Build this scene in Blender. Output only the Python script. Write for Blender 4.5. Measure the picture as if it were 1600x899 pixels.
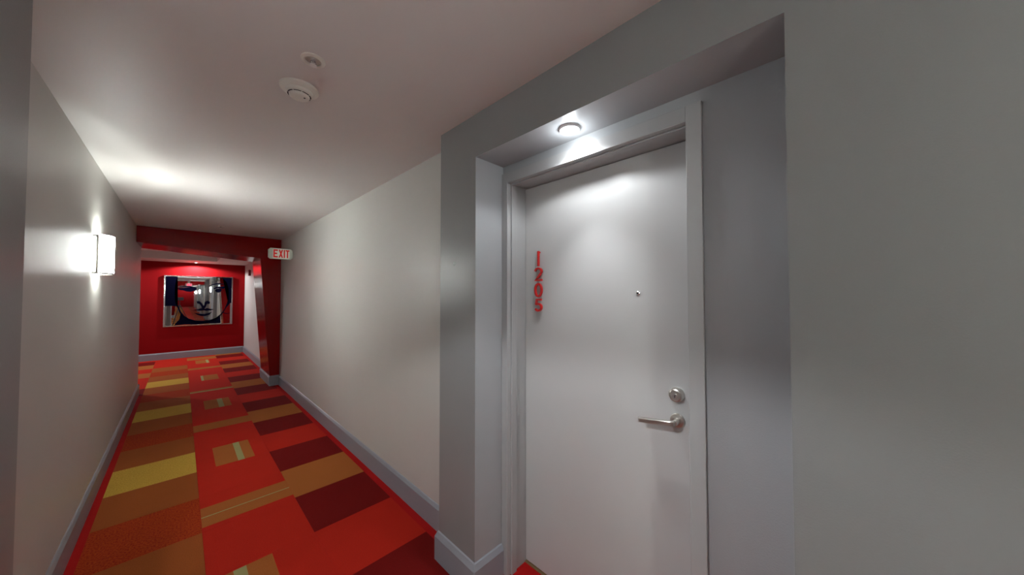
import bpy, bmesh, math, random
from mathutils import Vector, Matrix
random.seed(4)
for o in list(bpy.data.objects):
    bpy.data.objects.remove(o)
S = bpy.context.scene
COL = S.collection
PI = math.pi

# ------------------------------------------------------------------ camera
cam_d = bpy.data.cameras.new('camera')
cam_d.sensor_fit = 'HORIZONTAL'
cam_d.sensor_width = 36.0
cam_d.lens = 36.0 * 506.0 / 1600.0
cam_d.clip_start = 0.05
cam_d.clip_end = 200
cam = bpy.data.objects.new('camera', cam_d)
COL.objects.link(cam)
cam.location = (0, 0, 1.5)
cam.rotation_euler = (math.radians(90 + 1.33), 0, math.radians(-45.6))
S.camera = cam

# ------------------------------------------------------------------ world, exposure
w = bpy.data.worlds.new('world')
S.world = w
w.use_nodes = True
w.node_tree.nodes['Background'].inputs[0].default_value = (0.5, 0.5, 0.5, 1)
w.node_tree.nodes['Background'].inputs[1].default_value = 0.0
S.view_settings.view_transform = 'Standard'
S.view_settings.look = 'None'
S.view_settings.gamma = 1
S.view_settings.exposure = 0.65
S.view_settings.use_curve_mapping = False

# lamp powers (each lamp is made inside its fixture's builder)
SCONCE_W = 11.0
SCONCE_GLOW = 58.0
DOWN_W = 4.8
DOWN_BEAM_W = 17.0
LEFT_DOWN_W = 40.0
END_DOWN_W = 44.0

# ------------------------------------------------------------------ materials
def srgb(r, g, b):
    f = lambda c: (c / 12.92) if c <= 0.04045 else ((c + 0.055) / 1.055) ** 2.4
    return (f(r / 255), f(g / 255), f(b / 255), 1)

MATS = {}
def mat(name, col, rough=0.5, metal=0.0, emit=None, estr=0.0, bump=0.0, bscale=60.0, var=0.0, vscale=3.0, coat=0.0, spec=0.5, fleck=None, fscale=250.0):
    m = bpy.data.materials.new(name)
    m.use_nodes = True
    nt = m.node_tree
    b = nt.nodes['Principled BSDF']
    b.inputs['Base Color'].default_value = col
    b.inputs['Roughness'].default_value = rough
    b.inputs['Metallic'].default_value = metal
    b.inputs['Coat Weight'].default_value = coat
    b.inputs['Specular IOR Level'].default_value = spec
    if emit:
        b.inputs['Emission Color'].default_value = emit
        b.inputs['Emission Strength'].default_value = estr
    geo = nt.nodes.new('ShaderNodeNewGeometry')
    last = None
    if var > 0:
        n = nt.nodes.new('ShaderNodeTexNoise')
        n.inputs['Scale'].default_value = vscale
        n.inputs['Detail'].default_value = 4
        nt.links.new(geo.outputs['Position'], n.inputs['Vector'])
        mx = nt.nodes.new('ShaderNodeMix')
        mx.data_type = 'RGBA'
        mx.inputs['A'].default_value = tuple(c * (1 - var) for c in col[:3]) + (1,)
        mx.inputs['B'].default_value = tuple(min(1, c * (1 + var)) for c in col[:3]) + (1,)
        nt.links.new(n.outputs['Fac'], mx.inputs['Factor'])
        last = mx.outputs['Result']
    if fleck:
        n = nt.nodes.new('ShaderNodeTexNoise')
        n.inputs['Scale'].default_value = fscale
        n.inputs['Detail'].default_value = 2
        nt.links.new(geo.outputs['Position'], n.inputs['Vector'])
        r = nt.nodes.new('ShaderNodeValToRGB')
        r.color_ramp.elements[0].position = 0.42
        r.color_ramp.elements[1].position = 0.62
        nt.links.new(n.outputs['Fac'], r.inputs['Fac'])
        mx = nt.nodes.new('ShaderNodeMix')
        mx.data_type = 'RGBA'
        mx.inputs['A'].default_value = col
        mx.inputs['B'].default_value = fleck
        if last:
            nt.links.new(last, mx.inputs['A'])
        nt.links.new(r.outputs['Color'], mx.inputs['Factor'])
        last = mx.outputs['Result']
    if last:
        nt.links.new(last, b.inputs['Base Color'])
    if bump > 0:
        n = nt.nodes.new('ShaderNodeTexNoise')
        n.inputs['Scale'].default_value = bscale
        n.inputs['Detail'].default_value = 3
        nt.links.new(geo.outputs['Position'], n.inputs['Vector'])
        bp = nt.nodes.new('ShaderNodeBump')
        bp.inputs['Strength'].default_value = bump
        bp.inputs['Distance'].default_value = 0.004
        nt.links.new(n.outputs['Fac'], bp.inputs['Height'])
        nt.links.new(bp.outputs['Normal'], b.inputs['Normal'])
    MATS[name] = m
    return m

mat('wall_paint', (0.53, 0.52, 0.495, 1), 0.42, bump=0.08, bscale=180, var=0.025, vscale=2.5)
mat('ceiling_paint', (0.66, 0.63, 0.615, 1), 0.5, bump=0.06, bscale=120, var=0.03, vscale=1.6)
mat('grey_paint', (0.235, 0.238, 0.24, 1), 0.36, bump=0.10, bscale=220, var=0.03, vscale=3)
mat('recess_grey', (0.35, 0.365, 0.38, 1), 0.38, bump=0.10, bscale=220, var=0.03, vscale=3)
mat('door_paint', (0.50, 0.505, 0.505, 1), 0.34, bump=0.03, bscale=90, var=0.02, vscale=4)
mat('frame_paint', (0.365, 0.37, 0.375, 1), 0.33, bump=0.03, bscale=150)
mat('base_paint', (0.255, 0.268, 0.30, 1), 0.36, bump=0.04, bscale=90)
mat('red_wall', (0.24, 0.0012, 0.003, 1), 0.7, spec=0.12, bump=0.06, bscale=150, var=0.05)
mat('red_gloss', (0.20, 0.0008, 0.0012, 1), 0.2, spec=0.22, bump=0.03, bscale=60, var=0.04)
mat('soffit_paint', (0.62, 0.58, 0.55, 1), 0.5, bump=0.05, bscale=120)
mat('white_plastic', (0.72, 0.69, 0.63, 1), 0.4, bump=0.02, bscale=200)
mat('white_metal', (0.75, 0.74, 0.73, 1), 0.35, bump=0.01)
mat('black_slot', (0.012, 0.012, 0.014, 1), 0.6, bump=0.02)
mat('chrome', (0.75, 0.75, 0.76, 1), 0.16, 1.0, bump=0.01, bscale=300)
mat('satin_steel', (0.62, 0.59, 0.55, 1), 0.32, 1.0, bump=0.02, bscale=400)
mat('dark_metal', (0.012, 0.012, 0.015, 1), 0.5, 0.0, bump=0.02)
mat('digit_red', (0.55, 0.012, 0.01, 1), 0.3, bump=0.02)
mat('brass_strip', (0.30, 0.20, 0.10, 1), 0.45, 0.4, bump=0.03)
mat('shade_glass', (0.9, 0.9, 0.88, 1), 0.35, emit=(0.95, 1.0, 0.96, 1), estr=SCONCE_GLOW, bump=0.0)
mat('shade_inner', (0.9, 0.9, 0.88, 1), 0.4, emit=(0.95, 1.0, 0.96, 1), estr=9.0)
mat('lens', (0.9, 0.9, 0.9, 1), 0.4, emit=(1.0, 0.99, 0.97, 1), estr=30.0)
mat('mirror', (0.80, 0.80, 0.82, 1), 0.015, 1.0)
mat('art_ink', (0.001, 0.001, 0.008, 1), 0.5, spec=0.03, bump=0.01)
mat('exit_panel', (0.58, 0.61, 0.54, 1), 0.4, emit=(0.75, 0.85, 0.72, 1), estr=0.10)
mat('exit_body', (0.5, 0.55, 0.49, 1), 0.45, bump=0.02)
mat('exit_red', (0.40, 0.005, 0.004, 1), 0.4, emit=(1, 0.02, 0.01, 1), estr=0.14)
mat('exit_glow', (0.5, 0.008, 0.008, 1), 0.4, emit=(1, 0.12, 0.2, 1), estr=1.6)
mat('strobe_red', (0.16, 0.008, 0.01, 1), 0.4, bump=0.02)
# carpet
C_RED = (0.49, 0.020, 0.009, 1)
cp = dict(rough=0.95, bump=0.9, bscale=420, spec=0.1)
mat('carpet_red', C_RED, var=0.10, vscale=6, fleck=(0.40, 0.014, 0.007, 1), **cp)
mat('carpet_border', (0.40, 0.008, 0.008, 1), var=0.08, vscale=6, **cp)
mat('carpet_dark', (0.135, 0.0045, 0.004, 1), var=0.10, vscale=6, fleck=(0.20, 0.006, 0.005, 1), **cp)
mat('carpet_tan', (0.39, 0.118, 0.027, 1), var=0.08, vscale=5, fleck=(0.33, 0.095, 0.022, 1), **cp)
mat('carpet_brown', (0.335, 0.085, 0.018, 1), var=0.08, vscale=5, fleck=(0.28, 0.065, 0.015, 1), **cp)
mat('carpet_orange', (0.40, 0.050, 0.006, 1), var=0.12, vscale=8, fleck=(0.27, 0.014, 0.006, 1), fscale=110, **cp)
mat('carpet_yellow', (0.58, 0.35, 0.055, 1), var=0.08, vscale=7, fleck=(0.46, 0.26, 0.038, 1), fscale=110, **cp)
mat('carpet_sage', (0.33, 0.30, 0.13, 1), var=0.06, vscale=9, **cp)
mat('carpet_back', (0.10, 0.012, 0.010, 1), rough=0.95, bump=0.3)

# ------------------------------------------------------------------ mesh helpers
def bm_box(bm, x0, x1, y0, y1, z0, z1):
    x0, x1 = min(x0, x1), max(x0, x1)
    v = [bm.verts.new(p) for p in ((x0,y0,z0),(x1,y0,z0),(x1,y1,z0),(x0,y1,z0),(x0,y0,z1),(x1,y0,z1),(x1,y1,z1),(x0,y1,z1))]
    for f in ((0,3,2,1),(4,5,6,7),(0,1,5,4),(1,2,6,5),(2,3,7,6),(3,0,4,7)):
        bm.faces.new([v[i] for i in f])
    return v

def bm_prism(bm, prof, axis, a, b):
    """extrude closed 2-D profile along axis ('x': prof=(y,z), 'y': prof=(x,z), 'z': prof=(x,y)) from a to b"""
    def pt(p, t):
        return {'x': (t, p[0], p[1]), 'y': (p[0], t, p[1]), 'z': (p[0], p[1], t)}[axis]
    va = [bm.verts.new(pt(p, a)) for p in prof]
    vb = [bm.verts.new(pt(p, b)) for p in prof]
    n = len(prof)
    bm.faces.new(va[::-1])
    bm.faces.new(vb)
    for i in range(n):
        bm.faces.new((va[i], va[(i+1) % n], vb[(i+1) % n], vb[i]))

def bm_lathe(bm, prof, origin, axis='z', seg=28, s=1):
    """prof: list of (radius, height); height goes along axis * s from origin"""
    ox, oy, oz = origin
    rings = []
    for r, h in prof:
        ring = []
        for k in range(seg if r > 1e-6 else 1):
            a = 2 * PI * k / seg
            c, sn = r * math.cos(a), r * math.sin(a)
            if axis == 'z': p = (ox + c, oy + sn, oz + h * s)
            elif axis == 'x': p = (ox + h * s, oy + c, oz + sn)
            else: p = (ox + c, oy + h * s, oz + sn)
            ring.append(bm.verts.new(p))
        rings.append(ring)
    for A, B in zip(rings, rings[1:]):
        for k in range(seg):
            a0, a1 = A[k % len(A)], A[(k+1) % len(A)]
            b0, b1 = B[k % len(B)], B[(k+1) % len(B)]
            vs = []
            for q in (a0, a1, b1, b0):
                if q not in vs: vs.append(q)
            if len(vs) > 2: bm.faces.new(vs)

def bm_tube(bm, pts, r, seg=10):
    rings = []
    n = len(pts)
    P = [Vector(p) for p in pts]
    up = Vector((0, 0, 1))
    for i in range(n):
        d = (P[min(i+1, n-1)] - P[max(i-1, 0)]).normalized()
        u = d.cross(up)
        if u.length < 1e-3: u = d.cross(Vector((0, 1, 0)))
        u.normalize()
        v = u.cross(d).normalized()
        rr = r[i] if isinstance(r, (list, tuple)) else r
        rings.append([bm.verts.new(P[i] + u * rr * math.cos(2*PI*k/seg) + v * rr * math.sin(2*PI*k/seg)) for k in range(seg)])
    for A, B in zip(rings, rings[1:]):
        for k in range(seg):
            bm.faces.new((A[k], A[(k+1) % seg], B[(k+1) % seg], B[k]))
    bm.faces.new(rings[0][::-1])
    bm.faces.new(rings[-1])

def ribbon2d(pts, wd, closed=False):
    """left/right offset outlines of a 2-D polyline; wd a number or a list"""
    n = len(pts)
    L, R = [], []
    for i in range(n):
        p0 = pts[(i-1) % n] if (closed or i > 0) else pts[i]
        p1 = pts[(i+1) % n] if (closed or i < n-1) else pts[i]
        d = Vector((p1[0]-p0[0], p1[1]-p0[1]))
        d.normalize()
        nn = Vector((-d.y, d.x))
        h = (wd[i] if isinstance(wd, (list, tuple)) else wd) / 2
        L.append((pts[i][0] + nn.x*h, pts[i][1] + nn.y*h))
        R.append((pts[i][0] - nn.x*h, pts[i][1] - nn.y*h))
    return L, R

def bm_ribbon(bm, pts, wd, to3, closed=False):
    """solid ribbon; to3(p2, t) maps 2-D point and t in {0,1} (back, front) to 3-D"""
    L, R = ribbon2d(pts, wd, closed)
    V = [[bm.verts.new(to3(q, t)) for q in side] for t in (0, 1) for side in (L, R)]
    n = len(pts)
    for i in range(n if closed else n - 1):
        j = (i + 1) % n
        bm.faces.new((V[0][i], V[0][j], V[1][j], V[1][i]))
        bm.faces.new((V[2][i], V[3][i], V[3][j], V[2][j]))
        bm.faces.new((V[0][i], V[2][i], V[2][j], V[0][j]))
        bm.faces.new((V[1][i], V[1][j], V[3][j], V[3][i]))
    if not closed:
        for i in (0, n - 1):
            bm.faces.new((V[0][i], V[1][i], V[3][i], V[2][i]))

def bm_poly(bm, pts, to3):
    A = [bm.verts.new(to3(p, 0)) for p in pts]
    B = [bm.verts.new(to3(p, 1)) for p in pts]
    n = len(pts)
    fa = bm.faces.new(A); fb = bm.faces.new(B[::-1])
    for i in range(n):
        bm.faces.new((A[i], A[(i+1) % n], B[(i+1) % n], B[i]))
    bmesh.ops.triangulate(bm, faces=[fa, fb])

def obj(name, bm, m, parent=None, smooth=False, bevel=0.0):
    bmesh.ops.recalc_face_normals(bm, faces=bm.faces)
    me = bpy.data.meshes.new(name)
    bm.to_mesh(me)
    bm.free()
    ms = m if isinstance(m, (list, tuple)) else [m]
    for k in ms: me.materials.append(MATS[k])
    if smooth:
        for p in me.polygons: p.use_smooth = True
        me.set_sharp_from_angle(angle=math.radians(38))
    o = bpy.data.objects.new(name, me)
    COL.objects.link(o)
    if parent: o.parent = parent
    if bevel:
        bv = o.modifiers.new('bevel', 'BEVEL')
        bv.width = bevel
        bv.segments = 2
        bv.limit_method = 'ANGLE'
    return o

def boxes(name, lst, m, parent=None, bevel=0.0):
    bm = bmesh.new()
    for b in lst: bm_box(bm, *b)
    return obj(name, bm, m, parent, bevel=bevel)

def empty(name, loc=(0, 0, 0)):
    o = bpy.data.objects.new(name, None)
    o.empty_display_size = 0.05
    o.location = loc
    COL.objects.link(o)
    return o

def tag(o, label, cat=None, group=None, kind=None):
    o['label'] = label
    if cat: o['category'] = cat
    if group: o['group'] = group
    if kind: o['kind'] = kind
    return o

def struct(o, label, cat):
    return tag(o, label, cat, kind='structure')

def adopt(root):
    """children were modelled in world space: keep them where they are under a moved root"""
    inv = Matrix.Translation(root.location).inverted()
    for c in root.children: c.matrix_parent_inverse = inv

def lamp(name, kind, loc, power, parent, col=(1, 1, 1), radius=0.03, spot=None, blend=0.2):
    d = bpy.data.lights.new(name, kind)
    d.energy = power
    d.color = col
    d.shadow_soft_size = radius
    if kind == 'SPOT':
        d.spot_size = math.radians(spot)
        d.spot_blend = blend
    o = bpy.data.objects.new(name, d)
    o.location = loc
    COL.objects.link(o)
    o.parent = parent
    return o

# ------------------------------------------------------------------ dimensions
XL, XR, CEIL = -0.435, 1.175, 2.435
XM = XL + XR                      # mirror: x -> XM - x
YF, YFB = 6.616, 7.45             # red portal front and back
YE = 11.06                        # end wall
YB = -36.0                        # far end behind the viewpoint
XHL = -4.0                        # side hall runs left to here
PORT_R = [0.0, -6.5, -13.0, -19.5]
PORT_L = [0.0, -13.0]
def sx(side, x): return x if side > 0 else XM - x

# ------------------------------------------------------------------ shell
boxes_floor = boxes('floor', [(XHL - .1, 1.75, YB - .1, YE + .1, -0.10, -0.008)], 'carpet_back')
struct(boxes_floor, 'corridor floor laid with square carpet tiles in red, orange, yellow and tan', 'floor')
floor = boxes_floor

ceil = boxes('ceiling', [(XHL - .1, 1.75, YB - .1, YE + .1, CEIL, CEIL + .1)], 'ceiling_paint')
struct(ceil, 'smooth off-white corridor ceiling', 'ceiling')

# long side walls with the door recesses left open
def side_wall(side, y_end, name, label):
    ports = PORT_R if side > 0 else PORT_L
    out = []
    X = lambda a: sx(side, a)
    cuts = sorted(ports)
    y = YB
    for dy in cuts:
        out.append((X(1.175), X(1.50), y, dy - 0.10, 0, CEIL))
        if dy == 0.0:
            out.append((X(1.247), X(1.50), dy - 0.10, dy + 0.325, 0, CEIL))
            out.append((X(1.247), X(1.50), dy + 0.325, dy + 1.272, 2.135, CEIL))
            out.append((X(1.247), X(1.50), dy + 1.272, dy + 1.45, 0, CEIL))
        else:
            out.append((X(1.247), X(1.50), dy - 0.10, dy + 1.45, 0, CEIL))
        y = dy + 1.45
    out.append((X(1.175), X(1.50), y, y_end, 0, CEIL))
    o = boxes(name, out, ['wall_paint', 'recess_grey'])
    for p in o.data.polygons:        # the back of each recess is painted grey
        if abs(p.center.x - X(1.247)) < 1e-4 and abs(p.normal.x) > .9: p.material_index = 1
    return struct(o, label, 'wall')

side_wall(1, YE, 'wall_right', 'long off-white corridor wall on the door side')
side_wall(-1, YFB, 'wall_left', 'off-white corridor wall carrying the glowing sconce')
struct(boxes('wall_hall', [(XHL, XL - .325, YFB - .15, YFB, 0, CEIL)], 'wall_paint'), 'off-white wall of the side hall turning left', 'wall')
struct(boxes('wall_end', [(XHL - .1, 1.6, YE, YE + .12, 0, CEIL)], 'red_wall'), 'deep red end wall behind the mirror', 'wall')
struct(boxes('wall_side', [(XHL - .1, XHL, YFB - .1, YE, 0, CEIL)], 'wall_paint'), 'off-white wall closing the side hall', 'wall')
struct(boxes('wall_back', [(XL - .2, XR + .2, YB - .1, YB, 0, CEIL)], 'red_wall'), 'red wall at the far end behind the viewpoint', 'wall')
# dropped soffit in front of the end wall and along the right side
struct(boxes('trim_soffit', [(XHL, XR, 10.2, YE, 2.28, CEIL), (0.571, XR, YFB, 10.2, 2.28, CEIL)], 'soffit_paint'),
       'pale dropped ceiling soffit in front of the red end wall', 'soffit')

# ------------------------------------------------------------------ baseboards
def bb_profile(t=0.016, h=0.135, hs=0.157):
    return [(0, 0), (t, 0), (t, h), (t * .35, hs - .004), (0, hs)]
def bb_run_y(bm, x, sgn, y0, y1, **k):
    bm_prism(bm, [(x + sgn * a, b) for a, b in bb_profile(**k)], 'y', y0, y1)
def bb_run_x(bm, y, sgn, x0, x1, **k):
    bm_prism(bm, [(y + sgn * a, b) for a, b in bb_profile(**k)], 'x', x0, x1)

def portal_spans(ports, lo, hi):
    y = lo
    for dy in sorted(ports):
        yield y, dy - 0.259 - .02
        y = dy + 1.61 + .02
    yield y, hi

bm = bmesh.new()
for a, b in portal_spans(PORT_R, YB, YF - .016): bb_run_y(bm, XR, -1, a, b)
struct(obj('baseboard_right', bm, 'base_paint'), 'blue-grey baseboard along the right corridor wall', 'baseboard')
bm = bmesh.new()
for a, b in portal_spans(PORT_L, YB, YFB): bb_run_y(bm, XL, 1, a, b)
struct(obj('baseboard_left', bm, 'base_paint'), 'blue-grey baseboard along the left corridor wall', 'baseboard')
bm = bmesh.new()
bb_run_x(bm, YE, -1, XHL, XR - .016)
struct(obj('baseboard_end', bm, 'base_paint'), 'blue-grey baseboard under the red end wall', 'baseboard')
bm = bmesh.new()
bb_run_y(bm, XR, -1, YFB + .016, YE - .016)
struct(obj('baseboard_alcove', bm, 'base_paint'), 'short blue-grey baseboard on the right beyond the red portal', 'baseboard')
bm = bmesh.new()
bb_run_x(bm, YFB, 1, XHL, XL + .016)
struct(obj('baseboard_hall', bm, 'base_paint'), 'blue-grey baseboard in the side hall', 'baseboard')

# ------------------------------------------------------------------ carpet tiles
TX0, TS, TY0 = -0.380, 0.4972, 1.85
T_TOP = 0.0
def tile_mesh(name, m, wx, wy):
    bm = bmesh.new()
    bm_box(bm, 0.0004, wx - 0.0004, 0.0004, wy - 0.0004, -0.008, T_TOP)
    me = bpy.data.meshes.new(name)
    bm.to_mesh(me); bm.free()
    me.materials.append(MATS[m])
    return me
TM = {c: tile_mesh('carpet_tile', 'carpet_' + c, TS, 0.5) for c in ('red', 'dark', 'tan', 'brown', 'orange', 'yellow')}
def tile(c, x, y):
    o = bpy.data.objects.new('carpet_tile', TM[c])
    COL.objects.link(o)
    o.location = (x, y, 0)
    o.parent = floor
    return o
LEFTSEQ = {0: 'yellow', 1: 'brown', 2: 'orange', 3: 'brown'}
RIGHTSEQ = {0: 'tan', 1: 'dark', 2: 'red', 3: 'dark'}
def inlay(par, m, x0, x1, y0, y1, lift):
    bm = bmesh.new()
    bm_box(bm, x0, x1, y0, y1, -0.004, lift)
    o = obj('carpet_inlay', bm, 'carpet_' + m, par)
    return o
# (band kind, band offset, band width, stripe offset, stripe width) per patterned tile, in tile coordinates
BANDS = {
    0: ('v', 0.02, 0.257, 0.105, 0.055),
    4: ('v', 0.120, 0.270, 0.270, 0.047),
    8: ('v', 0.125, 0.268, 0.264, 0.054),
    12: ('v', 0.156, 0.228, 0.157, 0.032),
    16: ('v', 0.130, 0.225, 0.300, 0.040),
    2: ('h', 0.055, 0.262, 0.178, 0.010),
    6: ('h', 0.105, 0.250, None, 0),
    10: ('h', 0.090, 0.135, 0.100, 0.045),
    14: ('h', 0.255, 0.200, None, 0),
    17: ('h', 0.09, 0.41, 0.02, 0.0),
}
K0, K1 = -13, 18
for k in range(K0, K1 + 1):
    y = TY0 + 0.5 * k
    a = LEFTSEQ[(k - 4) % 4] if k < 16 else 'red'
    tile(a, TX0, y)
    t = tile('red', TX0 + TS, y)
    b = BANDS.get(k)
    if b is None and k < 0 and k % 2 == 0:
        b = ('v' if k % 4 == 0 else 'h', 0.12, 0.26, 0.2, 0.04)
    if b:
        kind, o0, wd, so, sw = b
        if kind == 'v':
            inlay(t, 'tan', o0, o0 + wd, 0.001, 0.486, 0.0004)
            if so is not None and sw > 0: inlay(t, 'sage', so, so + sw, 0.001, 0.486, 0.0008)
        else:
            inlay(t, 'tan', 0.001, TS - .001, o0, min(o0 + wd, .4995), 0.0004)
            if so is not None and sw > 0: inlay(t, 'sage', 0.001, TS - .001, so, so + sw, 0.0008)
    tile(RIGHTSEQ[(k - 2) % 4], TX0 + 2 * TS, y)
# side hall tiles, left of the corridor columns
for k in range(11, K1 + 1):
    for c in range(1, 4):
        col = 'red'
        if c == 1 and k in (14, 16): col = 'tan'
        elif (k + c) % 3 == 0: col = 'dark'
        tile(col, TX0 - TS * c, TY0 + 0.5 * k)
# red border strips beside the tiles, and the carpet inside the recess
bd = []
bd.append((XL, TX0 - .0005, YB, YFB, -.008, T_TOP - .0006))
bd.append((TX0 + 3 * TS + .0005, XR, YB, YE, -.008, T_TOP - .0006))
bd.append((XR, 1.45, 0.04, 1.32, -.008, T_TOP - .0006))
bd.append((XM - 1.45, XL, 0.04, 1.32, -.008, T_TOP - .0006))
bd.append((TX0, TX0 + 3 * TS, TY0 + .5 * (K1 + 1), YE, -.008, T_TOP - .0006))
boxes('carpet_border', bd, 'carpet_border', floor)
# far carpet behind the viewpoint, only met in the mirror
bm = bmesh.new()
names = ['carpet_yellow', 'carpet_brown', 'carpet_orange', 'carpet_red', 'carpet_dark', 'carpet_tan']
for k in range(int((YB - TY0) / .5) + 1, K0):
    y = TY0 + .5 * k
    for c in range(3):
        mname = 'carpet_' + (LEFTSEQ[(k - 4) % 4] if c == 0 else 'red' if c == 1 else RIGHTSEQ[(k - 2) % 4])
        n0 = len(bm.faces)
        bm_box(bm, TX0 + c * TS + .0004, TX0 + (c + 1) * TS - .0004, y + .0004, y + .4996, -.008, T_TOP)
        bm.faces.ensure_lookup_table()
        for f in bm.faces[n0:]: f.material_index = names.index(mname)
fc = obj('far_carpet_tiles', bm, names, floor)
fc['kind'] = 'stuff'

# ------------------------------------------------------------------ grey portals round the door recesses
def portal(side, dy, name, label):
    X = lambda a: sx(side, a)
    lst = [(X(1.05), X(1.247), dy + 1.29, dy + 1.61, 0, CEIL),
           (X(1.05), X(1.247), dy - 0.259, dy + 0.07, 0, CEIL),
           (X(1.05), X(1.247), dy + 0.07, dy + 1.29, 2.212, CEIL)]
    o = boxes(name, lst, ['grey_paint', 'recess_grey'])
    for p in o.data.polygons:      # reveals and soffit of the recess get the paler grey
        c = p.center
        if abs(p.normal.y) > .9 and dy + .06 < c.y < dy + 1.30 and c.z < 1.5: p.material_index = 1
        if p.normal.z < -.9 and c.z > 2: p.material_index = 1
    struct(o, label, 'wall')
    bm = bmesh.new()
    sg = -1 if side > 0 else 1
    t = 0.018
    def wrap(path):
        # mitred baseboard round a pier; path in plan, outward side on the left hand of travel (for side > 0)
        prof = bb_profile(t=t, h=0.128, hs=0.158)
        n = len(path)
        rings = []
        for i in range(n):
            p = Vector(path[i])
            d0 = (p - Vector(path[i-1])).normalized() if i else None
            d1 = (Vector(path[i+1]) - p).normalized() if i < n - 1 else None
            n0 = Vector((-d0.y, d0.x)) if d0 else None
            n1 = Vector((-d1.y, d1.x)) if d1 else None
            off = (n0 + n1) if (n0 and n1) else (n0 or n1)
            rings.append([bm.verts.new((X(p.x + off.x * a), p.y + off.y * a, b)) for a, b in prof])
        for A, B in zip(rings, rings[1:]):
            m = len(A)
            for q in range(m): bm.faces.new((A[q], A[(q+1) % m], B[(q+1) % m], B[q]))
        bm.faces.new(rings[0]); bm.faces.new(rings[-1][::-1])
    wrap([(1.236, dy + 1.29), (1.05, dy + 1.29), (1.05, dy + 1.61), (1.174, dy + 1.61)])
    wrap([(1.174, dy - 0.259), (1.05, dy - 0.259), (1.05, dy + 0.07), (1.247, dy + 0.07)])
    obj('baseboard', bm, 'base_paint', o)
    if side > 0 and dy == 0:
        bm = bmesh.new()           # filled screw hole on the pier
        bm_lathe(bm, [(0.012, 0), (0.009, 0.0012), (0.004, 0.0008), (0, 0.0004)], (1.05, 1.474, 1.674), 'x', 14, -1)
        obj('filled_hole', bm, 'recess_grey', o, smooth=True)
    return o

WHERE = {0.0: 'beside the door numbered 1205', -6.5: 'first behind the viewpoint', -13.0: 'second behind the viewpoint', -19.5: 'third behind the viewpoint'}
for i, dy in enumerate(PORT_R):
    portal(1, dy, 'wall_portal_right', 'grey box portal framing a door recess, ' + WHERE[dy] + ', right wall')
for i, dy in enumerate(PORT_L):
    portal(-1, dy, 'wall_portal_left', 'grey box portal on the left wall, ' + ('opposite the door numbered 1205' if dy == 0 else 'far behind the viewpoint'))

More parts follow.
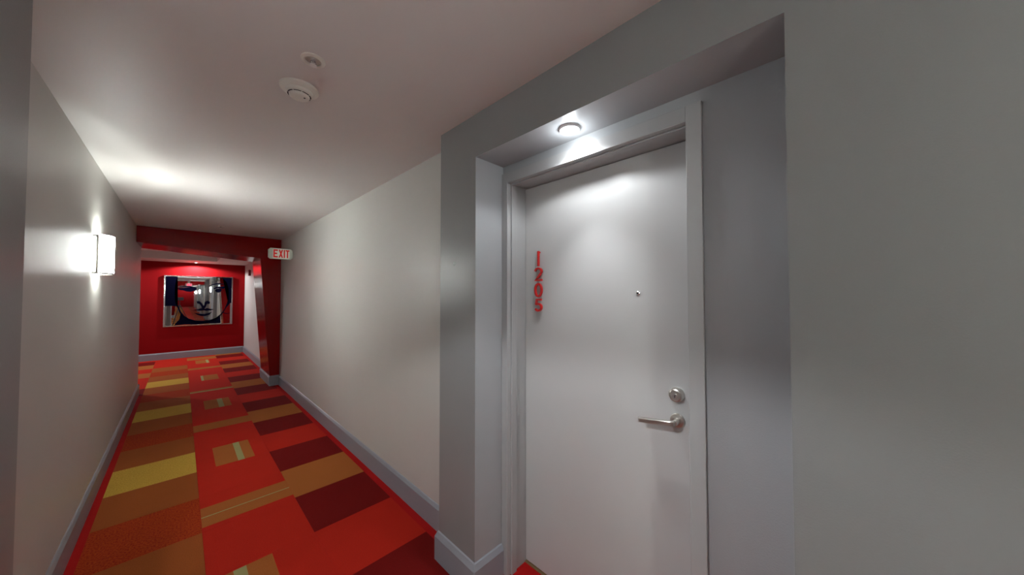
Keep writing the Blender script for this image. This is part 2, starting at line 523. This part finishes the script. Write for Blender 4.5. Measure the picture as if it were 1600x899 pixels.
# ------------------------------------------------------------------ door
def arc(cx, cy, rx, ry, a0, a1, n=12):
    return [(cx + rx * math.cos(math.radians(a0 + (a1 - a0) * i / n)), cy + ry * math.sin(math.radians(a0 + (a1 - a0) * i / n))) for i in range(n + 1)]
DIGITS = {   # strokes in a box about 0.6 wide, 1 high
    '1': [([(0.30, 0.0), (0.30, 1.0)], False)],
    '2': [(arc(0.30, 0.70, 0.23, 0.22, 175, -35, 12) + [(0.30, 0.30), (0.06, 0.075), (0.56, 0.075)], False)],
    '0': [(arc(0.30, 0.50, 0.23, 0.43, 90, 450, 28)[:-1], True)],
    '5': [([(0.52, 0.93), (0.18, 0.93), (0.13, 0.55)] + arc(0.29, 0.33, 0.235, 0.26, 125, -150, 14), False)],
}
def make_door(side, name, label, number=None):
    X = lambda a: sx(side, a)
    sg = 1 if side > 0 else -1
    root = empty(name, (X(1.383), 0.80, 0))
    struct(root, label, 'door')
    XF = 1.235
    # hollow metal frame: faces, returns and stop
    fr = []
    fr += [(X(XF), X(1.44), 1.246, 1.289, 0, 2.168)]
    fr += [(X(XF), X(1.44), 0.303, 0.353, 0, 2.168)]
    fr += [(X(XF), X(1.44), 0.353, 1.246, 2.112, 2.168)]
    boxes('door_frame', fr, 'frame_paint', root, bevel=0.002)
    st = []
    st += [(X(1.262), X(1.300), 1.236, 1.246, 0, 2.112), (X(1.262), X(1.300), 0.353, 0.358, 0, 2.112), (X(1.262), X(1.300), 0.358, 1.236, 2.104, 2.112)]
    boxes('seal_strip', st, 'frame_paint', root, bevel=0.002)
    leaf = boxes('door_leaf', [(X(1.383), X(1.428), 0.356, 1.2445, 0.014, 2.109)], 'door_paint', root, bevel=0.0015)
    boxes('threshold', [(X(1.376), X(1.436), 0.353, 1.246, -0.004, 0.006)], 'brass_strip', root)
    XD = 1.383
    # deadbolt
    bm = bmesh.new()
    bm_lathe(bm, [(0.0285, 0), (0.0285, 0.008), (0.0245, 0.022), (0.020, 0.024), (0.0195, 0.022), (0, 0.022)], (X(XD), 0.438, 1.106), 'x', 28, -sg)
    lk = obj('deadbolt', bm, 'satin_steel', leaf, smooth=True)
    bm = bmesh.new()
    bm_lathe(bm, [(0.0085, 0), (0.0085, 0.004), (0, 0.004)], (X(XD - .0215), 0.438, 1.103), 'x', 16, -sg)
    bm_box(bm, X(XD - .0262), X(XD - .025), 0.4365, 0.4395, 1.098, 1.108)
    kc = obj('key_cylinder', bm, ['chrome', 'black_slot'], leaf, smooth=True)
    for p in kc.data.polygons:
        if abs(p.center.x - X(XD)) > 0.0256 or len(p.vertices) == 4 and abs(p.center.y - .438) < .002 and abs(p.center.x - X(XD)) > .0249: p.material_index = 1
    # lever handle
    bm = bmesh.new()
    bm_lathe(bm, [(0.0275, 0), (0.0275, 0.006), (0.025, 0.009), (0.012, 0.010), (0.0105, 0.012), (0.0105, 0.045), (0, 0.045)], (X(XD), 0.436, 1.004), 'x', 28, -sg)
    obj('lever_rose', bm, 'satin_steel', leaf, smooth=True)
    bm = bmesh.new()
    xe = XD - 0.050
    prof = [(-0.0085, -0.008), (0.0085, -0.008), (0.0085, 0.006), (0.004, 0.0095), (-0.004, 0.0095), (-0.0085, 0.006)]
    stn = [(1.372, 0.436, 1.004, 1.0), (xe + .012, 0.436, 1.004, 1.0), (xe, 0.441, 1.004, 1.0), (xe - .002, 0.452, 1.003, 1.0), (xe, 0.50, 0.996, 1.0), (xe + .002, 0.570, 0.985, 1.0)]
    rings = []
    for i, (a, b, c, k) in enumerate(stn):
        p0 = Vector(stn[max(i-1, 0)][:3]); p1 = Vector(stn[min(i+1, len(stn)-1)][:3])
        d = (p1 - p0).normalized()
        u = d.cross(Vector((0, 0, 1))).normalized(); v = u.cross(d)
        rings.append([bm.verts.new((X(q.x), q.y, q.z)) for q in [Vector((a, b, c)) + u * pu * k + v * pv * k for pu, pv in prof]])
    for A, B in zip(rings, rings[1:]):
        for q in range(6): bm.faces.new((A[q], A[(q+1) % 6], B[(q+1) % 6], B[q]))
    bm.faces.new(rings[0]); bm.faces.new(rings[-1][::-1])
    obj('lever_handle', bm, 'satin_steel', leaf, smooth=True)
    # peephole
    bm = bmesh.new()
    bm_lathe(bm, [(0.0085, 0), (0.0085, 0.002), (0.006, 0.004), (0.0045, 0.003), (0, 0.0025)], (X(XD), 0.592, 1.508), 'x', 20, -sg)
    ph = obj('peephole', bm, ['chrome', 'black_slot'], leaf, smooth=True)
    for p in ph.data.polygons:
        c = p.center
        if math.hypot(c.y - .592, c.z - 1.508) < .0035: p.material_index = 1
    if number:
        tops = [1.741, 1.652, 1.566, 1.480]
        hgt = [0.083, 0.076, 0.079, 0.070]
        for ch, zt, h in zip(number, tops, hgt):
            bm = bmesh.new()
            for pts, closed in DIGITS[ch]:
                P2 = [(1.137 + 0.5 * 0.058 - u * 0.058 / 0.60, zt - h + v * h) for u, v in pts]
                bm_ribbon(bm, P2, 0.0105, lambda q, t: (X(XD - 0.010 - 0.010 * t), q[0], q[1]), closed)
            bm_box(bm, X(XD), X(XD - .011), 1.137 - .003, 1.137 + .003, zt - h * .075 - .004, zt - h * .075 + .003)
            dg = obj('number_digit', bm, 'digit_red', leaf)
            dg['label'] = 'red raised digit ' + ch
    adopt(root)
    return root
make_door(1, 'door_1', 'grey flush door numbered 1205 in red digits with lever handle', '1205')
make_door(-1, 'door_2', 'grey flush door in the left recess opposite door 1205')

# ------------------------------------------------------------------ lamps
def downlight(loc, label, power, group, spot=140, protr=0.012, off=0.035, r=0.045, glow=0.0, blend=0.2, beam=0.0):
    x, y, z = loc
    root = empty('downlight', loc)
    tag(root, label, 'downlight', group)
    bm = bmesh.new()
    bm_lathe(bm, [(r * .50, 0.0), (r * .55, -0.006), (r * .72, -protr), (r * .95, -protr * .8), (r, 0.0)], (0, 0, 0), 'z', 32)
    obj('trim_ring', bm, 'white_metal', root, smooth=True)
    bm = bmesh.new()
    bm_lathe(bm, [(r * .5, -0.001), (r * .40, -0.009), (r * .2, -0.012), (0, -0.013)], (0, 0, 0), 'z', 24)
    obj('lens', bm, 'lens', root, smooth=True)
    lamp('downlight_lamp', 'SPOT', (0, 0, -off), power, root, (0.95, 0.98, 1.0), 0.02, spot, blend)
    if beam: lamp('downlight_beam', 'SPOT', (0, 0, -off), beam, root, (0.95, 0.98, 1.0), 0.015, 78, 1.0)
    if glow: lamp('downlight_lamp', 'POINT', (0, 0, -off), glow, root, (0.93, 0.97, 1.0), 0.02)
    return root
downlight((1.150, 0.782, 2.212), 'small round downlight in the soffit above door 1205', DOWN_W, 'recessed downlights', spot=150, off=0.045, glow=0.75, blend=0.35, beam=DOWN_BEAM_W)
downlight((XM - 1.150, 0.782, 2.212), 'small round downlight in the left recess opposite door 1205', LEFT_DOWN_W, 'recessed downlights', spot=129)
for dy in PORT_R[1:]:
    downlight((1.150, dy + 0.782, 2.212), 'small round downlight in the soffit of the portal ' + WHERE[dy], DOWN_W, 'recessed downlights')
downlight((0.235, 10.80, 2.28), 'small round downlight above the mirror on the red wall', END_DOWN_W, 'recessed downlights', spot=165)
downlight((0.37, YB + 1.0, CEIL), 'added round downlight brightening the red wall far behind the viewpoint', END_DOWN_W, 'recessed downlights', spot=165)  # added so the far red wall shows bright in the mirror
downlight((-1.6, 10.80, 2.28), 'small round downlight in the side hall soffit', END_DOWN_W, 'recessed downlights', spot=165)
downlight((-1.2, 8.6, CEIL), 'small round downlight in the side hall ceiling', END_DOWN_W, 'recessed downlights', spot=165)

def sconce(side, y, label):
    """bowed glass panel held off the wall on a metal bracket, open on all four sides"""
    x = XR if side > 0 else XL
    s = -1 if side > 0 else 1
    root = empty('wall_sconce', (x, y, 1.79))
    tag(root, label, 'wall lamp', 'bowed glass wall sconces')
    W2, D0, D1, Z0, Z1 = 0.150, 0.032, 0.084, -0.140, 0.137
    n = 14
    bm = bmesh.new()
    inner, outer = [], []
    for i in range(n + 1):
        u = -1 + 2 * i / n
        d = D0 + (D1 - D0) * (1 - u * u)
        outer.append((s * d, u * W2)); inner.append((s * (d - .005), u * W2 * .985))
    prof = outer + inner[::-1]
    bm_prism(bm, prof, 'z', Z0 + .008, Z1)
    sh = obj('glass_shade', bm, ['shade_inner', 'shade_glass'], root, smooth=True)
    for p in sh.data.polygons:                    # the outer face of the diffuser is the bright one
        if p.normal.x * s > .88: p.material_index = 1
    bm = bmesh.new()
    prof2 = [(a + s * .002, b * 1.005) for a, b in outer] + [(a - s * .004, b * .97) for a, b in inner[::-1]]
    bm_prism(bm, prof2, 'z', Z0, Z0 + .009)
    obj('bottom_rail', bm, 'chrome', root)
    bm = bmesh.new()
    bm_box(bm, 0, s * .006, -.06, .06, -.07, .07)
    obj('back_plate', bm, 'white_metal', root, bevel=.002)
    for e in (-1, 1):
        bm = bmesh.new()
        ya = e * 0.142
        bm_box(bm, s * .016, s * .030, ya - .003, ya + .003, Z0, Z1 - .006)          # upright behind the glass edge
        for za, zb in ((Z0, Z0 + .012), (Z1 - .018, Z1 - .006)):                       # arms to the wall
            bm_box(bm, 0, s * .020, ya - .003, ya + .003, za, zb)
        obj('side_bracket', bm, 'satin_steel', root)
    # lamps behind the glass
    for yy, zz, k in ((-.124, 0, .07), (.124, 0, .07), (0, .075, .50), (0, -.075, .36)):
        lamp('sconce_lamp', 'POINT', (s * (0.020 if yy else 0.042), yy, zz), SCONCE_W * k, root, (0.93, 1.0, 0.94), 0.008)
    return root
sconce(-1, 3.78, 'glowing bowed glass wall sconce on the left corridor wall')
SC_R = [(-1.7, 'nearest behind the viewpoint'), (-7.6, 'second behind the viewpoint'), (-17.0, 'third behind the viewpoint'), (-27.0, 'last behind the viewpoint, added to light the mirrored corridor')]  # the last one is added to light the corridor's mirrored far end
for yy, q in SC_R:
    sconce(1, yy, 'glowing bowed glass wall sconce on the right wall, ' + q)
for yy, q in [(-1.7, 'nearest behind the viewpoint'), (-11.0, 'second behind the viewpoint'), (-24.0, 'last behind the viewpoint, added to light the mirrored corridor')]:  # added lamps: nearest lights the right pier, the others the mirrored corridor
    sconce(-1, yy, 'added bowed glass wall sconce for extra light on the left wall, ' + q)

# ------------------------------------------------------------------ red slanted portal
def red_portal(yf, yb, post_side, name, label):
    root = empty(name, (0.37, yf, 0))
    struct(root, label, 'portal')
    X = (lambda a: a) if post_side > 0 else (lambda a: XM - a)
    bm = bmesh.new()
    bm_prism(bm, [(X(XL + .002), CEIL - .001), (X(XL + .002), 2.214), (X(0.893), 2.099), (X(XR - .002), 2.075), (X(XR - .002), CEIL - .001)], 'y', yf, yb)
    obj('header', bm, 'red_gloss', root)
    bm = bmesh.new()
    bm_prism(bm, [(X(0.893), 2.0985), (X(1.053), 0.0), (X(XR - .002), 0.0), (X(XR - .002), 2.0745)], 'y', yf, yb)
    obj('slanted_post', bm, 'red_gloss', root)
    bm = bmesh.new()
    # grey base wrapped round the foot of the post
    xo0, xo1 = 1.053 - .018, 1.053 - .160 * .0763 - .018
    a = yf - .018; b = yb + .018
    def quadprism(p):
        va = [bm.verts.new(q) for q in p[:4]]; vb = [bm.verts.new(q) for q in p[4:]]
        bm.faces.new(va[::-1]); bm.faces.new(vb)
        for i in range(4): bm.faces.new((va[i], va[(i+1) % 4], vb[(i+1) % 4], vb[i]))
    quadprism([(X(xo0), a, 0), (X(1.172), a, 0), (X(1.172), b, 0), (X(xo0), b, 0),
               (X(xo1), a, .142), (X(1.172), a, .142), (X(1.172), b, .142), (X(xo1), b, .142)])
    quadprism([(X(xo1), a, .142), (X(1.172), a, .142), (X(1.172), b, .142), (X(xo1), b, .142),
               (X(xo1 + .016), a + .016, .165), (X(1.172), a + .016, .165), (X(1.172), b - .016, .165), (X(xo1 + .016), b - .016, .165)])
    obj('post_base', bm, 'base_paint', root)
    adopt(root)
    return root
red_portal(YF, YFB, 1, 'trim_1', 'glossy red slanted portal across the corridor before the end wall')
red_portal(-9.4, -8.6, -1, 'trim_2', 'glossy red slanted portal across the corridor behind the viewpoint')

# ------------------------------------------------------------------ exit signs
LET = {'E': [(0, 0, .32, 1), (0, .82, 1, 1), (0, .41, .85, .59), (0, 0, 1, .18)], 'I': [(0, 0, 1, 1)], 'T': [(.32, 0, .68, 1), (0, .83, 1, 1)]}
def exit_sign(loc, face, label, glow=False, cei=False):
    """face -1: reads towards -y; +1 towards +y"""
    root = empty('exit_sign', loc)
    tag(root, label, 'exit sign', 'exit signs')
    Wd, Hh, Dp = 0.292, 0.155, 0.045
    bm = bmesh.new()
    c = .022
    h2, w2 = Hh / 2, Wd / 2
    pr = [(-w2 + c, -h2), (w2 - c, -h2), (w2, -h2 + c), (w2, h2 - c), (w2 - c, h2), (-w2 + c, h2), (-w2, h2 - c), (-w2, -h2 + c)]
    bm_prism(bm, pr, 'y', -Dp / 2, Dp / 2)
    obj('housing', bm, 'exit_body', root)
    bm = bmesh.new()
    yo = face * Dp / 2
    bm_box(bm, -w2 + .05, w2 - .035, min(yo, yo + face * .003), max(yo, yo + face * .003), -h2 + .008, h2 - .008)
    obj('face_panel', bm, 'exit_glow' if glow else 'exit_panel', root)
    m = 'exit_red'
    cells = [('E', -.088, -.036), ('X', -.026, .028), ('I', .036, .053), ('T', .060, .106)]
    sgx = -face
    y0, y1 = yo + face * .003, yo + face * .007
    for ch, a, b in cells:
        bm = bmesh.new()
        zb, zt = -.058, .060
        to = lambda u, v: ((a + (b - a) * u) * sgx, zb + (zt - zb) * v)
        if ch == 'X':
            for p, q in (((0, 0), (.68, 1)), ((.68, 0), (0, 1))):
                pr = [to(*p), to(p[0] + .32, p[1]), to(q[0] + .32, q[1]), to(*q)]
                bm_prism(bm, pr, 'y', y0, y1)
        else:
            for u0, v0, u1, v1 in LET[ch]:
                (xa, za), (xb, zb2) = to(u0, v0), to(u1, v1)
                bm_box(bm, min(xa, xb), max(xa, xb), min(y0, y1), max(y0, y1), za, zb2)
        obj('letter', bm, m, root)
    bm = bmesh.new()
    if cei:
        bm_box(bm, -.05, .05, -.015, .015, h2, CEIL - loc[2])
    else:
        bm_box(bm, w2 - .004, XR - loc[0], -.012, .012, -.055, .03)
    obj('mount', bm, 'exit_body', root)
    return root
exit_sign((1.018, 5.80, 2.108), -1, 'red and white EXIT sign projecting from the right wall before the red portal')
exit_sign((0.32, -6.0, 2.13), 1, 'glowing red EXIT sign hung from the ceiling behind the viewpoint', True, True)

# ------------------------------------------------------------------ ceiling fixtures
root = empty('smoke_detector', (0.359, 1.698, CEIL))
root.scale = (.95, .95, .9)
tag(root, 'round cream smoke detector on the ceiling', 'smoke detector')
bm = bmesh.new()
bm_lathe(bm, [(0.0, 0), (0.080, 0), (0.080, -0.006), (0.078, -0.010), (0.064, -0.014), (0.060, -0.017), (0, -0.017)], (0, 0, 0), 'z', 40)
obj('mounting_base', bm, 'white_plastic', root, smooth=True)
bm = bmesh.new()
bm_lathe(bm, [(0.056, -0.017), (0.055, -0.030), (0.050, -0.034), (0.0475, -0.035)], (0, 0, 0), 'z', 40)
bm_lathe(bm, [(0.043, -0.035), (0.041, -0.043), (0.036, -0.047), (0.0, -0.049)], (0, 0, 0), 'z', 40)
bm_lathe(bm, [(0.0475, -0.035), (0.043, -0.035)], (0, 0, 0), 'z', 40)
obj('sensor_head', bm, 'white_plastic', root, smooth=True)
for k in range(8):
    bm = bmesh.new()
    a0 = k * PI / 4 + .05
    seg = [(a0 + j * (PI / 4 - .1) / 5) for j in range(6)]
    to3 = lambda q, t: (q[0], q[1], -0.0352 - 0.0006 * t)
    bm_ribbon(bm, [(0.0455 * math.cos(a), 0.0455 * math.sin(a)) for a in seg], 0.0055, to3)
    obj('vent_slot', bm, 'black_slot', root)
bm = bmesh.new()
bm_lathe(bm, [(0.004, -0.046), (0.004, -0.0495), (0, -0.050)], (0.018, -0.016, 0), 'z', 12)
obj('indicator_light', bm, 'dark_metal', root)

def sprinkler(loc, label):
    root = empty('fire_sprinkler', loc)
    tag(root, label, 'sprinkler', 'ceiling sprinklers')
    bm = bmesh.new()
    bm_lathe(bm, [(0.028, -0.001), (0.027, -0.005), (0.032, -0.007), (0.042, -0.004), (0.043, 0.0)], (0, 0, 0), 'z', 32)
    obj('escutcheon', bm, 'white_plastic', root, smooth=True)
    bm = bmesh.new()
    bm_lathe(bm, [(0.028, -0.0012), (0, -0.0010)], (0, 0, 0), 'z', 24)
    obj('recess_cup', bm, 'satin_steel', root)
    bm = bmesh.new()
    bm_lathe(bm, [(0.008, -0.001), (0.008, -0.006), (0.004, -0.008), (0.004, -0.020), (0, -0.020)], (0, 0, 0), 'z', 14)
    for e in (-1, 1): bm_tube(bm, [(e * .007, 0, -.004), (e * .010, 0, -.013), (e * .002, 0, -.022)], .0018, 6)
    obj('nozzle', bm, 'chrome', root, smooth=True)
    bm = bmesh.new()
    bm_lathe(bm, [(0, -0.0215), (0.013, -0.0205), (0.013, -0.0225), (0, -0.0235)], (0, 0, 0), 'z', 16)
    obj('deflector', bm, 'white_metal', root)
    return root
sprinkler((0.352, 1.452, CEIL), 'recessed fire sprinkler in the ceiling next to the smoke detector')
sprinkler((0.36, 5.90, CEIL), 'small fire sprinkler in the ceiling just before the red portal')

# alarm strobe on the right wall beyond the portal
root = empty('alarm_strobe', (XR, 10.1, 2.04))
tag(root, 'dark red fire alarm strobe on the right wall beyond the portal', 'alarm')
bm = bmesh.new(); bm_box(bm, -.04, 0, -.06, .06, -.07, .07)
obj('alarm_body', bm, 'strobe_red', root, bevel=.006)
bm = bmesh.new(); bm_box(bm, -.052, -.038, -.03, .03, .0, .035)
obj('strobe_lens', bm, 'white_plastic', root, bevel=.004)

# ------------------------------------------------------------------ mirror with the drawn face
MX0, MX1, MZ0, MZ1 = -0.283, 0.930, 0.757, 1.961
root = empty('mirror_artwork', ((MX0 + MX1) / 2, YE, MZ0))
tag(root, 'square silver-framed mirror with a black stylised woman\'s face on the red wall', 'mirror')
MY = YE - 0.030
bm = bmesh.new()
bm_box(bm, MX0 + .012, MX1 - .012, MY, YE, MZ0 + .012, MZ1 - .012)
obj('mirror_glass', bm, 'mirror', root)
bm = bmesh.new()
fw = .020
bm_box(bm, MX0, MX0 + fw, YE - .042, YE, MZ0, MZ1)
bm_box(bm, MX1 - fw, MX1, YE - .042, YE, MZ0, MZ1)
bm_box(bm, MX0 + fw, MX1 - fw, YE - .042, YE, MZ0, MZ0 + fw)
bm_box(bm, MX0 + fw, MX1 - fw, YE - .042, YE, MZ1 - fw, MZ1)
obj('mirror_frame', bm, 'chrome', root)
def uv3(q, t):
    x, y = q
    top = 92 + (x - 150) * 28 / 962; bot = 820 - (x - 138) * 42 / 967
    u = (x - 145) / 965; v = (bot - y) / (bot - top)
    u = min(max(u, .018), .982); v = min(max(v, .018), .982)
    return (MX0 + u * (MX1 - MX0), MY - .0006 - .0016 * t, MZ0 + v * (MZ1 - MZ0))
def ink_poly(name, pts):
    bm = bmesh.new(); bm_poly(bm, pts, uv3); return obj(name, bm, 'art_ink', root)
def ink_line(name, pts, wd):
    bm = bmesh.new(); bm_ribbon(bm, pts, wd, uv3); return obj(name, bm, 'art_ink', root)
ink_poly('hair', [(150, 90), (318, 95), (300, 150), (286, 250), (284, 360), (296, 450), (330, 545), (312, 528), (240, 522), (150, 525)])
ink_poly('hair', [(950, 110), (1112, 112), (1108, 490), (1076, 485), (1050, 515), (1010, 560), (1036, 480), (1052, 380), (1048, 285), (1012, 190)])
ink_line('jaw_line', [(288, 400), (305, 480), (335, 550), (362, 610), (405, 668), (470, 712), (560, 742), (670, 750), (780, 735), (870, 700), (940, 645), (990, 580), (1030, 490), (1050, 400)],
         [10, 16, 20, 22, 24, 24, 26, 26, 24, 22, 18, 14, 12, 10])
ink_poly('neck_shadow', [(368, 630), (405, 672), (470, 716), (560, 745), (670, 752), (780, 738), (870, 705), (925, 660), (936, 752), (930, 768), (760, 772), (600, 790), (420, 785), (285, 800), (300, 770), (352, 715), (374, 672)])
ink_line('eyebrow', [(756, 246), (800, 226), (860, 214), (930, 214), (1000, 226)], [6, 14, 18, 14, 5])
ink_line('eyebrow', [(330, 262), (400, 250), (480, 250), (560, 268)], [5, 14, 16, 7])
ink_poly('eye', [(818, 278), (860, 255), (930, 254), (1022, 240), (968, 288), (930, 278), (890, 274), (850, 282), (832, 292)])
ink_poly('eye', [(862, 282), (925, 280), (942, 300), (925, 328), (890, 340), (862, 332), (838, 312), (868, 318)])
ink_poly('eye', [(326, 280), (400, 272), (470, 260), (555, 258), (582, 278), (562, 308), (500, 326), (440, 322), (395, 306), (350, 300)])
ink_poly('nose', [(580, 460), (624, 458), (654, 484), (672, 514), (684, 522), (696, 506), (694, 474), (726, 450), (772, 468), (766, 500), (736, 494), (722, 508), (710, 546), (686, 574), (664, 564), (644, 528), (622, 498), (590, 490)])
ink_poly('lips', [(512, 584), (600, 572), (650, 556), (690, 568), (730, 556), (780, 568), (836, 574), (780, 590), (720, 596), (690, 590), (640, 594), (580, 588)])
ink_poly('lips', [(548, 622), (620, 634), (690, 640), (760, 624), (806, 606), (770, 648), (710, 668), (650, 668), (596, 650)])
ink_line('ear_line', [(968, 616), (1000, 632), (1040, 634), (1074, 624)], [12, 10, 8, 6])
adopt(root)

# ------------------------------------------------------------------ camera tripod (met in the mirror)
root = empty('camera_tripod', (-0.05, -0.06, 0))
tag(root, 'black tripod carrying a scanning camera, reflected in the mirror', 'tripod')
for k in range(3):
    a = PI / 2 + k * 2 * PI / 3 + .5
    bm = bmesh.new()
    bm_tube(bm, [(0.45 * math.cos(a), 0.45 * math.sin(a), 0.004), (0.2 * math.cos(a), 0.2 * math.sin(a), .55), (0.03 * math.cos(a), 0.03 * math.sin(a), .98)], [.010, .012, .014])
    obj('tripod_leg', bm, 'dark_metal', root, smooth=True)
bm = bmesh.new(); bm_tube(bm, [(0, 0, .85), (0, 0, 1.24)], .014)
bm_lathe(bm, [(0, .95), (.04, .95), (.045, .98), (.04, 1.01), (0, 1.01)], (0, 0, 0), 'z', 16)
obj('centre_column', bm, 'dark_metal', root, smooth=True)
bm = bmesh.new(); bm_box(bm, -.055, .055, -.13, .13, 1.24, 1.39)
cb = obj('camera_body', bm, 'dark_metal', root, bevel=.015)
cb.rotation_euler = (0, 0, PI / 2 - .3)
